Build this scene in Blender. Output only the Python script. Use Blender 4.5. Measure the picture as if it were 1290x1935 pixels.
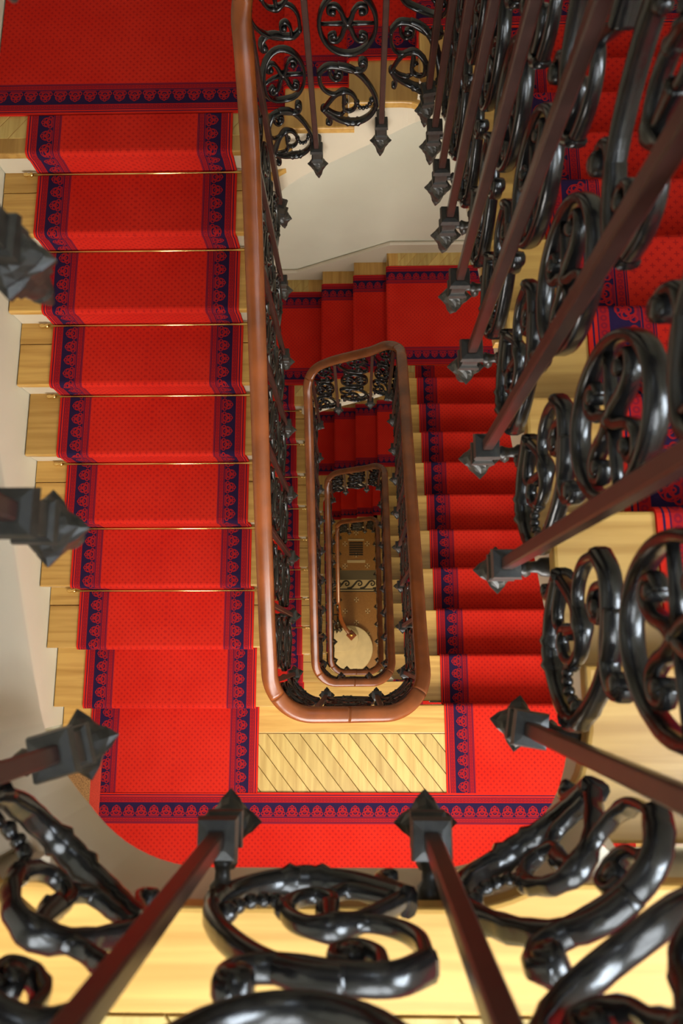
import bpy, bmesh, math, random
from mathutils import Matrix, Vector
random.seed(7)
for o in list(bpy.data.objects): bpy.data.objects.remove(o)
SC = bpy.context.scene
COL = SC.collection
PI = math.pi

# ------------------------------------------------------------------ camera
W_PX, H_PX = 1290, 1935
F_PX = 1563.5
CAM = (0.0879, 0.2776, 0.9501)
TILT, YAW, ROLL = 0.22695, 0.02073, -0.00591
PPY = 871.13
cd = bpy.data.cameras.new('camera'); cam = bpy.data.objects.new('camera', cd); COL.objects.link(cam)
cd.sensor_width = 36; cd.sensor_fit = 'AUTO'; cd.lens = F_PX * 36 / H_PX
cd.shift_y = -(H_PX / 2 - PPY) / H_PX
cd.clip_start = 0.02; cd.clip_end = 100
cam.matrix_world = (Matrix.Translation(CAM) @ Matrix.Rotation(TILT, 4, 'X') @ Matrix.Rotation(YAW, 4, 'Y') @ Matrix.Rotation(ROLL, 4, 'Z'))
cd.dof.use_dof = True; cd.dof.focus_distance = 4.2; cd.dof.aperture_fstop = 6.0
SC.camera = cam

# ------------------------------------------------------------------ world, lights, exposure
SC.view_settings.view_transform = 'Standard'; SC.view_settings.look = 'None'
SC.view_settings.gamma = 1; SC.view_settings.use_curve_mapping = False
SC.view_settings.exposure = 0.0
wd = bpy.data.worlds.new('sky'); SC.world = wd; wd.use_nodes = True
bg = wd.node_tree.nodes['Background']; bg.inputs[0].default_value = (0.75, 0.87, 1, 1); bg.inputs[1].default_value = 0.25
WINDOW_W, WINDOW_Z0, WINDOW_Z1, WINDOW_X = 1.9, 0.90, 3.05, 0.40
FRONT_Y = -1.45
def area_light(name, loc, rot, sx, sy, power, color):
    d = bpy.data.lights.new(name, 'AREA'); d.shape = 'RECTANGLE'; d.size = sx; d.size_y = sy; d.energy = power; d.color = color
    o = bpy.data.objects.new(name, d); COL.objects.link(o); o.location = loc; o.rotation_euler = rot
    return o
R_ = 0.16
XR_ = 1.62
LAND = [-0.16, -3.68, -7.36, -11.04]
for zl, p in zip(LAND, (150, 240, 170, 100)):      # daylight outside each landing window
    area_light('window_daylight', (WINDOW_X, FRONT_Y - 0.45, zl + 2.25), (math.radians(66), 0, 0), 1.9, 1.8, p, (0.90, 0.96, 1.0) if zl > -1 else (1.0, 0.97, 0.92))
area_light('side_window_daylight', (XR_ + 0.75, -0.55, LAND[0] + 2.0), (0, math.radians(78), 0), 2.2, 1.7, 470, (0.80, 0.90, 1.0))
area_light('skylight_daylight', (0.05, 1.2, 5.9), (0, 0, 0), 1.3, 2.2, 35, (0.80, 0.90, 1))

# ------------------------------------------------------------------ materials
def new_mat(name):
    m = bpy.data.materials.new(name); m.use_nodes = True
    return m, m.node_tree.nodes, m.node_tree.links, m.node_tree.nodes['Principled BSDF']
def simple(name, col, rough=0.5, metal=0.0, noise=0.0, nscale=20, bump=0.0, coat=0.0, stretch=None, spec=None):
    m, N, L, b = new_mat(name)
    b.inputs['Roughness'].default_value = rough; b.inputs['Metallic'].default_value = metal
    if coat: b.inputs['Coat Weight'].default_value = coat; b.inputs['Coat Roughness'].default_value = 0.12
    if spec is not None: b.inputs['Specular IOR Level'].default_value = spec
    b.inputs['Base Color'].default_value = (*col, 1)
    if noise or bump:
        tc = N.new('ShaderNodeTexCoord'); nz = N.new('ShaderNodeTexNoise'); nz.inputs['Scale'].default_value = nscale
        nz.inputs['Detail'].default_value = 5
        if stretch:
            mp = N.new('ShaderNodeMapping'); mp.inputs['Scale'].default_value = stretch
            L.new(tc.outputs['Object'], mp.inputs[0]); L.new(mp.outputs[0], nz.inputs[0])
        else: L.new(tc.outputs['Object'], nz.inputs[0])
        if noise:
            rp = N.new('ShaderNodeValToRGB')
            rp.color_ramp.elements[0].position = 0.3; rp.color_ramp.elements[1].position = 0.7
            rp.color_ramp.elements[0].color = (*[c * (1 - noise) for c in col], 1)
            rp.color_ramp.elements[1].color = (*[min(1, c * (1 + noise)) for c in col], 1)
            L.new(nz.outputs[0], rp.inputs[0]); L.new(rp.outputs[0], b.inputs['Base Color'])
        if bump:
            bp = N.new('ShaderNodeBump'); bp.inputs['Strength'].default_value = bump; bp.inputs['Distance'].default_value = 0.005
            L.new(nz.outputs[0], bp.inputs['Height']); L.new(bp.outputs[0], b.inputs['Normal'])
    return m
M = {}
def wood_mat(name, col, axis, rough=0.34):
    m, N, L, b = new_mat(name)
    tc = N.new('ShaderNodeTexCoord'); mp = N.new('ShaderNodeMapping')
    mp.inputs['Scale'].default_value = {'X': (1.2, 22, 22), 'Y': (22, 1.2, 22)}[axis]
    oi = N.new('ShaderNodeObjectInfo'); ad = N.new('ShaderNodeVectorMath'); ad.operation = 'ADD'
    sc = N.new('ShaderNodeVectorMath'); sc.operation = 'SCALE'; sc.inputs['Scale'].default_value = 30
    cx = N.new('ShaderNodeCombineXYZ'); L.new(oi.outputs['Random'], cx.inputs[0]); L.new(oi.outputs['Random'], cx.inputs[1])
    L.new(cx.outputs[0], sc.inputs[0])
    L.new(tc.outputs['Object'], ad.inputs[0]); L.new(sc.outputs[0], ad.inputs[1]); L.new(ad.outputs[0], mp.inputs[0])
    nz = N.new('ShaderNodeTexNoise'); nz.inputs['Scale'].default_value = 1.6; nz.inputs['Detail'].default_value = 6; nz.inputs['Distortion'].default_value = 0.5
    L.new(mp.outputs[0], nz.inputs[0])
    rp = N.new('ShaderNodeValToRGB'); e = rp.color_ramp.elements
    e[0].position = 0.30; e[0].color = (col[0] * 0.72, col[1] * 0.64, col[2] * 0.52, 1)
    e[1].position = 0.62; e[1].color = (*col, 1)
    L.new(nz.outputs[0], rp.inputs[0])
    hs = N.new('ShaderNodeHueSaturation'); mr = N.new('ShaderNodeMapRange'); mr.inputs['To Min'].default_value = 0.84; mr.inputs['To Max'].default_value = 1.1
    L.new(oi.outputs['Random'], mr.inputs[0]); L.new(mr.outputs[0], hs.inputs['Value']); L.new(rp.outputs[0], hs.inputs['Color'])
    L.new(hs.outputs[0], b.inputs['Base Color'])
    b.inputs['Roughness'].default_value = rough
    bp = N.new('ShaderNodeBump'); bp.inputs['Strength'].default_value = 0.08; bp.inputs['Distance'].default_value = 0.002
    L.new(nz.outputs[0], bp.inputs['Height']); L.new(bp.outputs[0], b.inputs['Normal'])
    return m
M['tread'] = wood_mat('oak_tread', (0.57, 0.335, 0.088), 'X')
M['tread_y'] = wood_mat('oak_winder', (0.53, 0.30, 0.078), 'Y')
M['plank'] = wood_mat('oak_plank', (0.56, 0.395, 0.13), 'Y')
M['rail'] = simple('mahogany_rail', (0.165, 0.042, 0.009), 0.26, noise=0.35, nscale=6, stretch=(1, 1, 1), coat=0.0, spec=0.45)
M['cream'] = simple('cream_string_paint', (0.55, 0.475, 0.355), 0.45, noise=0.05, nscale=3)
M['wall'] = simple('wall_plaster', (0.63, 0.60, 0.475), 0.7, noise=0.04, nscale=2)
M['base'] = simple('baseboard_paint', (0.50, 0.43, 0.33), 0.45)
M['iron'] = simple('black_cast_iron', (0.0075, 0.0070, 0.0068), 0.21, noise=0.4, nscale=60, bump=0.10, spec=0.5)
M['post'] = simple('brown_iron_bar', (0.040, 0.016, 0.012), 0.34, noise=0.2, nscale=30)
M['finial'] = simple('weathered_finial', (0.020, 0.0185, 0.015), 0.40, noise=0.5, nscale=70, bump=0.1)
M['brass'] = simple('polished_brass', (0.80, 0.55, 0.20), 0.22, metal=1.0)
M['stone'] = simple('pale_stone', (0.66, 0.58, 0.42), 0.4, noise=0.08, nscale=8)
M['coir'] = simple('coir_mat', (0.26, 0.13, 0.045), 0.95, noise=0.4, nscale=160, bump=0.6)
M['matred'] = simple('red_mat_edge', (0.42, 0.03, 0.012), 0.9, noise=0.2, nscale=200, bump=0.3)
M['dark'] = simple('dark_mosaic', (0.025, 0.02, 0.016), 0.5)
M['bone'] = simple('bone_mosaic', (0.55, 0.45, 0.28), 0.5)
M['grey'] = simple('grey_mosaic', (0.12, 0.10, 0.07), 0.5)
M['white'] = simple('white_paint', (0.75, 0.73, 0.68), 0.5)

def mosaic_mat():
    m, N, L, b = new_mat('ochre_mosaic')
    tc = N.new('ShaderNodeTexCoord'); v = N.new('ShaderNodeTexVoronoi'); v.inputs['Scale'].default_value = 70
    L.new(tc.outputs['Object'], v.inputs['Vector'])
    n2 = N.new('ShaderNodeTexNoise'); n2.inputs['Scale'].default_value = 3; L.new(tc.outputs['Object'], n2.inputs[0])
    mx = N.new('ShaderNodeMixRGB'); mx.inputs[1].default_value = (0.28, 0.13, 0.035, 1); mx.inputs[2].default_value = (0.42, 0.22, 0.06, 1)
    ad = N.new('ShaderNodeMath'); ad.operation = 'MULTIPLY'; L.new(v.outputs['Color'], ad.inputs[0]); L.new(n2.outputs[0], ad.inputs[1])
    L.new(ad.outputs[0], mx.inputs[0]); L.new(mx.outputs[0], b.inputs['Base Color']); b.inputs['Roughness'].default_value = 0.35
    return m
M['mosaic'] = mosaic_mat()

def pane_mat():
    m, N, L, b = new_mat('window_glass')
    out = N['Material Output']; N.remove(b)
    t = N.new('ShaderNodeBsdfTransparent'); g = N.new('ShaderNodeBsdfGlossy'); g.inputs['Roughness'].default_value = 0.02
    mx = N.new('ShaderNodeMixShader'); mx.inputs[0].default_value = 0.08
    L.new(t.outputs[0], mx.inputs[1]); L.new(g.outputs[0], mx.inputs[2]); L.new(mx.outputs[0], out.inputs[0])
    return m
M['glass'] = pane_mat()

def carpet_mat():
    # UV x = metres along the strip, UV y = metres from the nearest long edge
    m, N, L, b = new_mat('red_carpet')
    b.inputs['Roughness'].default_value = 0.95; b.inputs['Specular IOR Level'].default_value = 0.03
    b.inputs['Sheen Weight'].default_value = 0.04; b.inputs['Sheen Tint'].default_value = (1, 0.12, 0.08, 1)
    uv = N.new('ShaderNodeUVMap'); uv.uv_map = 'UVMap'; sp = N.new('ShaderNodeSeparateXYZ'); L.new(uv.outputs[0], sp.inputs[0])
    def mt(op, a, c=None, d=None):
        n = N.new('ShaderNodeMath'); n.operation = op
        for i, x in enumerate((a, c, d)):
            if x is None: continue
            if isinstance(x, (int, float)): n.inputs[i].default_value = x
            else: L.new(x, n.inputs[i])
        return n.outputs[0]
    U, V = sp.outputs[0], sp.outputs[1]
    def band(x, lo, hi): return mt('MULTIPLY', mt('GREATER_THAN', x, lo), mt('LESS_THAN', x, hi))
    def cell(x, p, off=0.0):   # -0.5..0.5
        return mt('SUBTRACT', mt('FRACT', mt('ADD', mt('DIVIDE', x, p), off)), 0.5)
    def maxm(*a):
        r = a[0]
        for x in a[1:]: r = mt('MAXIMUM', r, x)
        return r
    def dist(x, y, cx, cy):
        dx = mt('SUBTRACT', x, cx); dy = mt('SUBTRACT', y, cy)
        return mt('SQRT', mt('ADD', mt('MULTIPLY', dx, dx), mt('MULTIPLY', dy, dy)))
    def ring(x, y, cx, cy, r, w): return mt('LESS_THAN', mt('ABSOLUTE', mt('SUBTRACT', dist(x, y, cx, cy), r)), w)
    # field motif: small crosses on a diamond lattice
    p = 0.031
    def cross(offu, offv):
        a = mt('ABSOLUTE', mt('MULTIPLY', cell(U, p, offu), p)); c = mt('ABSOLUTE', mt('MULTIPLY', cell(V, p, offv), p))
        return mt('MULTIPLY', mt('LESS_THAN', mt('MINIMUM', a, c), 0.0016), mt('LESS_THAN', mt('MAXIMUM', a, c), 0.0068))
    motif = maxm(cross(0, 0), cross(0.5, 0.5))
    # palmettes in the navy band 0.056..0.118, period 0.066
    ca = cell(U, 0.066); cb = mt('DIVIDE', mt('SUBTRACT', V, 0.056), 0.062)
    ab = mt('ABSOLUTE', ca)
    sx = mt('MULTIPLY', ab, 1.06)
    palm = maxm(ring(sx, cb, 0.0, 0.22, 0.10, 0.032), ring(sx, cb, 0.17, 0.47, 0.13, 0.034), ring(sx, cb, 0.0, 0.66, 0.20, 0.034),
                ring(sx, cb, 0.33, 0.76, 0.13, 0.034), ring(sx, cb, 0.0, 0.62, 0.07, 0.03), ring(sx, cb, 0.0, 0.52, 0.36, 0.022),
                mt('MULTIPLY', mt('LESS_THAN', sx, 0.03), band(cb, 0.3, 0.46)))
    palm = maxm(mt('MULTIPLY', palm, band(cb, 0.08, 0.98)), mt('MULTIPLY', mt('GREATER_THAN', cb, 0.80), mt('MULTIPLY', mt('LESS_THAN', sx, 0.40), 0.5)))
    # narrow bands of little rings
    def dots(lo, hi, per):
        x = cell(U, per); y = mt('DIVIDE', mt('SUBTRACT', V, (lo + hi) / 2), per)
        return mt('MULTIPLY', ring(x, y, 0, 0, 0.3, 0.11), band(V, lo, hi))
    lines = maxm(band(V, 0.010, 0.0145), band(V, 0.022, 0.025), band(V, 0.049, 0.056), band(V, 0.120, 0.124), band(V, 0.144, 0.147), band(V, 0.150, 0.1525))
    thin = maxm(dots(0.026, 0.047, 0.018), dots(0.126, 0.143, 0.016))
    navyband = mt('MULTIPLY', band(V, 0.056, 0.118), mt('SUBTRACT', 1.0, palm))
    field = mt('MULTIPLY', motif, mt('GREATER_THAN', V, 0.156))
    navy = maxm(lines, navyband)
    inborder = band(V, 0.024, 0.150)
    nz = N.new('ShaderNodeTexNoise'); nz.inputs['Scale'].default_value = 500; tc = N.new('ShaderNodeTexCoord'); L.new(tc.outputs['Object'], nz.inputs[0])
    nl = N.new('ShaderNodeTexNoise'); nl.inputs['Scale'].default_value = 4; nl.inputs['Detail'].default_value = 4; L.new(tc.outputs['Object'], nl.inputs[0])
    def mix(f, c1, c2):
        n = N.new('ShaderNodeMixRGB')
        L.new(f, n.inputs[0]) if not isinstance(f, float) else None
        for i, c in ((1, c1), (2, c2)):
            if isinstance(c, tuple): n.inputs[i].default_value = (*c, 1)
            else: L.new(c, n.inputs[i])
        return n.outputs[0]
    red = mix(nl.outputs[0], (0.42, 0.010, 0.006), (0.58, 0.028, 0.015))
    c = mix(mt('MULTIPLY', field, 0.45), red, (0.10, 0.004, 0.012))
    c = mix(mt('MULTIPLY', inborder, 0.68), c, (0.20, 0.008, 0.014))
    c = mix(mt('MULTIPLY', thin, 0.45), c, (0.05, 0.008, 0.03))
    c = mix(navy, c, (0.020, 0.011, 0.040))
    L.new(c, b.inputs['Base Color'])
    bp = N.new('ShaderNodeBump'); bp.inputs['Strength'].default_value = 0.35; bp.inputs['Distance'].default_value = 0.003
    L.new(nz.outputs[0], bp.inputs['Height']); L.new(bp.outputs[0], b.inputs['Normal'])
    return m
M['carpet'] = carpet_mat()

# ------------------------------------------------------------------ object helpers
def link(o, parent=None):
    COL.objects.link(o)
    if parent: o.parent = parent
    return o
def mesh_obj(name, verts, faces, mat, parent=None, smooth=False, loc=None):
    me = bpy.data.meshes.new(name); me.from_pydata([tuple(v) for v in verts], [], faces); me.update()
    me.materials.append(mat)
    if smooth:
        for p in me.polygons: p.use_smooth = True
    o = bpy.data.objects.new(name, me); link(o, parent)
    if loc: o.location = loc
    return o
def empty(name, loc, label=None, cat=None, group=None):
    o = bpy.data.objects.new(name, None); o.empty_display_size = 0.1; link(o); o.location = loc
    if label: tag(o, label, cat, group)
    return o
def tag(o, label, cat, group=None):
    o['label'] = label; o['category'] = cat
    if group: o['group'] = group
    return o
def structure(o, label=None):
    o['kind'] = 'structure'
    if label: o['label'] = label
    return o
def local(parent, verts):
    if parent is None: return verts
    l = parent.location
    return [(v[0] - l.x, v[1] - l.y, v[2] - l.z) for v in verts]
def area2(p): return sum(p[i][0] * p[(i + 1) % len(p)][1] - p[(i + 1) % len(p)][0] * p[i][1] for i in range(len(p)))
def slab(name, pts, z0, z1, mat, parent=None, cham=0.0):
    """closed prism over a plan outline; cham rounds the upper rim"""
    if area2(pts) < 0: pts = pts[::-1]
    n = len(pts); V = []; F = []
    def inset(d):
        out = []
        for i in range(n):
            a, b_, c = Vector(pts[i - 1]), Vector(pts[i]), Vector(pts[(i + 1) % n])
            d1 = (b_ - a); d2 = (c - b_)
            if d1.length < 1e-9: d1 = d2
            if d2.length < 1e-9: d2 = d1
            n1 = Vector((-d1.y, d1.x)).normalized(); n2 = Vector((-d2.y, d2.x)).normalized()
            nn = n1 + n2; k = 1 + n1.dot(n2)
            q = b_ + nn * (d / max(0.3, k)); out.append((q.x, q.y))
        return out
    rings = [(pts, z0)]
    if cham > 0:
        rings += [(inset(cham * 0.6), z0)] if False else []
        rings += [(pts, z1 - cham), (inset(cham * 0.3), z1 - cham * 0.3), (inset(cham), z1)]
    else: rings += [(pts, z1)]
    for pp, z in rings: V += [(x, y, z) for x, y in pp]
    for k in range(len(rings) - 1):
        for i in range(n):
            j = (i + 1) % n
            F.append((k * n + i, k * n + j, (k + 1) * n + j, (k + 1) * n + i))
    F.append(tuple(range(n))[::-1]); F.append(tuple((len(rings) - 1) * n + i for i in range(n)))
    return mesh_obj(name, local(parent, V), F, mat, parent)
def box(name, a, b, mat, parent=None, cham=0.0):
    return slab(name, [(a[0], a[1]), (b[0], a[1]), (b[0], b[1]), (a[0], b[1])], a[2], b[2], mat, parent, cham)
def box_geo(V, F, a, b):
    k = len(V)
    for z in (a[2], b[2]): V += [(a[0], a[1], z), (b[0], a[1], z), (b[0], b[1], z), (a[0], b[1], z)]
    F += [(k, k + 3, k + 2, k + 1), (k + 4, k + 5, k + 6, k + 7), (k, k + 1, k + 5, k + 4), (k + 1, k + 2, k + 6, k + 5), (k + 2, k + 3, k + 7, k + 6), (k + 3, k, k + 4, k + 7)]

# ------------------------------------------------------------------ plan of the stairwell
XL, XR, YB = -1.515, 1.62, 3.48          # faces of the stairs against the walls
EX0, EX1, EY0 = -0.395, 0.442, -0.048    # edge of the open well (string boards)
PX0, PX1, PY0 = -0.264, 0.346, 0.044     # line of the posts and handrail
XA, GT = 0.328, 0.27                     # nosings of the short cross steps
RB_E, RT_E, RB_P, RT_P = 0.24, 0.17, 0.155, 0.10
OV = 0.02                                # tread overhang into the well
TH = 0.035
class Storey: pass
def str_depth(s):
    P = s.pe.len
    tab = [(0, 0.29), (s.pe.near(EX1, 0.0, 0, 0.3), 0.28), (s.pe.near(EX1, s.ytR, 0.2, 0.5), 0.30), (s.pe.near(EX0, s.ytF, 0.5, 0.9), 0.45), (s.pe.near(EX0, 0.0, 0.7, 1), 0.46), (P, 0.37)]
    return lambda q: interp(tab, q)
def storey(zl, nR, gR, nF, gF, dy):
    s = Storey(); s.zl = zl; s.nR, s.gR, s.nF, s.gF = nR, gR, nF, gF
    s.ytR = (nR - 1) * gR; s.ytF = (nF - 1) * gF
    s.ey1 = 2.345 + dy; s.py1 = 2.262 + dy * 0.85
    s.zA = zl - nR * R_; s.zB = s.zA - 3 * R_; s.zn = s.zB - nF * R_
    return s
ST = [storey(-0.16, 10, 0.258, 9, 0.30, 0.07), storey(-3.68, 10, 0.259, 10, 0.2575, 0.0), storey(-7.36, 10, 0.259, 10, 0.2575, 0.0), storey(-11.04, 10, 0.259, 10, 0.2575, 0.0)]
UP = storey(3.52, 10, 0.258, 10, 0.2575, 0.0)     # the storey above the camera

def arc(cx, cy, r, a0, a1, n=14):
    return [(cx + r * math.cos(a0 + (a1 - a0) * i / n), cy + r * math.sin(a0 + (a1 - a0) * i / n)) for i in range(n + 1)]
def loop_path(x0, x1, y0, y1, rb, rt):
    """from the middle of the landing edge: right corner, right side, top, left side, back to the middle"""
    xm = (x0 + x1) / 2; raw = [(xm, y0)]
    raw += arc(x1 - rb, y0 + rb, rb, -PI / 2, 0) + arc(x1 - rt, y1 - rt, rt, 0, PI / 2)
    raw += arc(x0 + rt, y1 - rt, rt, PI / 2, PI) + arc(x0 + rb, y0 + rb, rb, PI, 1.5 * PI) + [(xm, y0)]
    return Path(raw)
class Path:
    def __init__(self, raw, step=0.012):
        p = [Vector(raw[0])]
        for a in raw[1:]:
            a = Vector(a); d = (a - p[-1]).length
            if d < 1e-6: continue
            n = max(1, int(d / step)); s = p[-1].copy()
            for i in range(1, n + 1): p.append(s + (a - s) * i / n)
        self.p = p; self.s = [0.0]
        for i in range(1, len(p)): self.s.append(self.s[-1] + (p[i] - p[i - 1]).length)
        self.len = self.s[-1]
    def near(self, x, y, lo=0.0, hi=1.0):
        q = Vector((x, y)); best = min((i for i in range(len(self.p)) if lo * self.len <= self.s[i] <= hi * self.len), key=lambda i: (self.p[i] - q).length)
        return self.s[best]
    def at(self, s):
        s = min(max(s, 0), self.len - 1e-6)
        import bisect
        i = max(0, min(len(self.p) - 2, bisect.bisect_right(self.s, s) - 1))
        t = (s - self.s[i]) / (self.s[i + 1] - self.s[i]); d = (self.p[i + 1] - self.p[i]).normalized()
        return self.p[i].lerp(self.p[i + 1], t), d
def interp(tab, s):
    if s <= tab[0][0]: return tab[0][1]
    for (a, za), (b, zb) in zip(tab, tab[1:]):
        if s <= b: return za + (zb - za) * (s - a) / max(1e-9, b - a)
    return tab[-1][1]
def smooth_tab(tab, length, w=0.10, step=0.02):
    n = int(length / step); out = []
    for i in range(n + 1):
        s = length * i / n; acc = sum(interp_ext(tab, s + w * k / 4, length) for k in range(-4, 5)) / 9
        out.append((s, acc))
    return out
def interp_ext(tab, s, length):
    if s < tab[0][0]:
        (a, za), (b, zb) = tab[0], tab[1]; return za + (zb - za) * (s - a) / (b - a)
    if s > tab[-1][0]:
        (a, za), (b, zb) = tab[-2], tab[-1]; return zb + (zb - za) / (b - a) * (s - b)
    return interp(tab, s)
def nose_line(s, path):
    """height of the pitch line along a path of this storey"""
    P = path; t = [(0.0, s.zl + R_ * 0.5)]
    for k in range(0, s.nR): t.append((P.near(EX1, k * s.gR, 0.0, 0.5), s.zl - k * R_))
    for j in range(3): t.append((P.near(XA - j * GT, s.ey1, 0.3, 0.7), s.zA - j * R_))
    for k in range(0, s.nF): t.append((P.near(EX0, s.ytF - k * s.gF, 0.5, 1.0), s.zB - k * R_))
    t.append((P.len, s.zn + R_ * 0.5))
    o = [t[0]]
    for q in t[1:]:
        if q[0] > o[-1][0] + 0.02: o.append(q)
    return o

def edge_x(s, y, side, d=0.0):
    """x of the well edge on one side at y (d moves it into the well)"""
    rb, rt, y0, y1 = RB_E, RT_E, EY0 + d, s.ey1 - d
    rb -= d; rt = max(0.02, rt - d)
    off = 0.0
    if y < y0 + rb: off = rb - math.sqrt(max(0, rb * rb - (y0 + rb - max(y, y0)) ** 2))
    elif y > y1 - rt: off = rt - math.sqrt(max(0, rt * rt - (min(y, y1) - y1 + rt) ** 2))
    return (EX1 - d - off) if side > 0 else (EX0 + d + off)
def edge_y(s, x, d=0.0):
    rt = max(0.02, RT_E - d); x0, x1, y1 = EX0 + d, EX1 - d, s.ey1 - d
    off = 0.0
    if x > x1 - rt: off = rt - math.sqrt(max(0, rt * rt - (min(x, x1) - x1 + rt) ** 2))
    elif x < x0 + rt: off = rt - math.sqrt(max(0, rt * rt - (x0 + rt - max(x, x0)) ** 2))
    return y1 - off
def lin(a, b, n): return [a + (b - a) * i / (n - 1) for i in range(n)]

# ------------------------------------------------------------------ walls, floors, windows
def wall_box(name, a, b, label, mat='wall'):
    return structure(box(name, a, b, M[mat]), label)
ZG = ST[-1].zn; ZTOP = 6.3
wall_box('wall_left', (XL - 0.6, -0.10, ZG - 0.2), (XL - 0.004, YB + 0.2, ZTOP), 'cream plaster wall beside the left flights')
wr = structure(empty('wall_right', (XR + 0.004, 0, ZG)), 'cream plaster wall beside the right flights')
SY0, SY1, SZ0, SZ1 = -1.25, 0.05, LAND[0] + 0.85, LAND[0] + 2.75      # side window by the near landing
for a_, b_ in (((FRONT_Y, ZG - 0.2), (SY0, ZTOP)), ((SY1, ZG - 0.2), (YB + 0.2, ZTOP)), ((SY0, ZG - 0.2), (SY1, SZ0)), ((SY0, SZ1), (SY1, ZTOP))):
    box('wall_panel', (XR + 0.004, a_[0], a_[1]), (XR + 0.25, b_[0], b_[1]), M['wall'], wr)
w = structure(empty('window_5', (XR + 0.12, (SY0 + SY1) / 2, SZ0)), 'tall casement window in the right wall by the near landing')
V = []; F = []; ym = (SY0 + SY1) / 2
for a_, b_ in (((SY0, SZ0), (SY0 + 0.06, SZ1)), ((SY1 - 0.06, SZ0), (SY1, SZ1)), ((SY0, SZ0), (SY1, SZ0 + 0.06)), ((SY0, SZ1 - 0.06), (SY1, SZ1)), ((ym - 0.04, SZ0), (ym + 0.04, SZ1))):
    box_geo(V, F, (XR + 0.09, a_[0], a_[1]), (XR + 0.16, b_[0], b_[1]))
mesh_obj('window_frame', local(w, V), F, M['white'], w)
for ya, yb_ in ((SY0 + 0.06, ym - 0.04), (ym + 0.04, SY1 - 0.06)):
    for q in range(3):
        za = SZ0 + 0.06 + q * (SZ1 - SZ0 - 0.12) / 3
        box('pane', (XR + 0.122, ya, za), (XR + 0.128, yb_, za + (SZ1 - SZ0 - 0.12) / 3 - 0.02), M['glass'], w)
wall_box('wall_back', (XL - 0.1, YB + 0.006, ZG - 0.2), (XR + 0.1, YB + 0.25, ZTOP), 'cream plaster wall behind the short cross steps')
wall_box('wall_niche', (XL - 0.85, FRONT_Y, ZG - 0.2), (XL - 0.55, -0.10, ZTOP), 'cream plaster wall of the door recess')
structure(box('ceiling', (XL - 0.8, FRONT_Y - 0.2, ZTOP), (-1.0, YB + 0.2, ZTOP + 0.2), M['white']), 'white ceiling around the skylight')
structure(box('ceiling', (1.1, FRONT_Y - 0.2, ZTOP), (XR + 0.2, YB + 0.2, ZTOP + 0.2), M['white']), 'white ceiling around the skylight')
# front wall with one window per landing
zs = [ZG - 0.2]
for zl in LAND[::-1] + [UP.zl]:
    zs += [zl + WINDOW_Z0, min(zl + WINDOW_Z1, ZTOP)]
zs.append(ZTOP)
wx0, wx1 = WINDOW_X - WINDOW_W / 2, WINDOW_X + WINDOW_W / 2
fw = structure(empty('wall_front', (0, FRONT_Y, ZG)), 'plaster wall with the landing windows')
box('wall_pier', (XL - 0.85, FRONT_Y - 0.25, ZG - 0.2), (wx0, FRONT_Y, ZTOP), M['wall'], fw)
box('wall_pier', (wx1, FRONT_Y - 0.25, ZG - 0.2), (XR + 0.25, FRONT_Y, ZTOP), M['wall'], fw)
for i in range(0, len(zs) - 1, 2):
    if zs[i + 1] > zs[i] + 0.01: box('wall_spandrel', (wx0, FRONT_Y - 0.25, zs[i]), (wx1, FRONT_Y, zs[i + 1]), M['wall'], fw)
for i, zl in enumerate(LAND):
    z0, z1 = zl + WINDOW_Z0, zl + WINDOW_Z1
    w = structure(empty('window_%d' % (i + 1), (WINDOW_X, FRONT_Y - 0.12, z0)), 'tall casement window over the landing')
    V = []; F = []
    for a, b in (((wx0, z0), (wx0 + 0.06, z1)), ((wx1 - 0.06, z0), (wx1, z1)), ((wx0, z0), (wx1, z0 + 0.06)), ((wx0, z1 - 0.06), (wx1, z1)), ((WINDOW_X - 0.04, z0), (WINDOW_X + 0.04, z1))):
        box_geo(V, F, (a[0], FRONT_Y - 0.16, a[1]), (b[0], FRONT_Y - 0.09, b[1]))
    mesh_obj('window_frame', local(w, V), F, M['white'], w)
    for xa, xb in ((wx0 + 0.06, WINDOW_X - 0.04), (WINDOW_X + 0.04, wx1 - 0.06)):
        for q in range(3):
            za = z0 + 0.06 + q * (z1 - z0 - 0.12) / 3; zb = za + (z1 - z0 - 0.12) / 3 - 0.02
            box('pane', (xa, FRONT_Y - 0.128, za), (xb, FRONT_Y - 0.122, zb), M['glass'], w)

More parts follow.
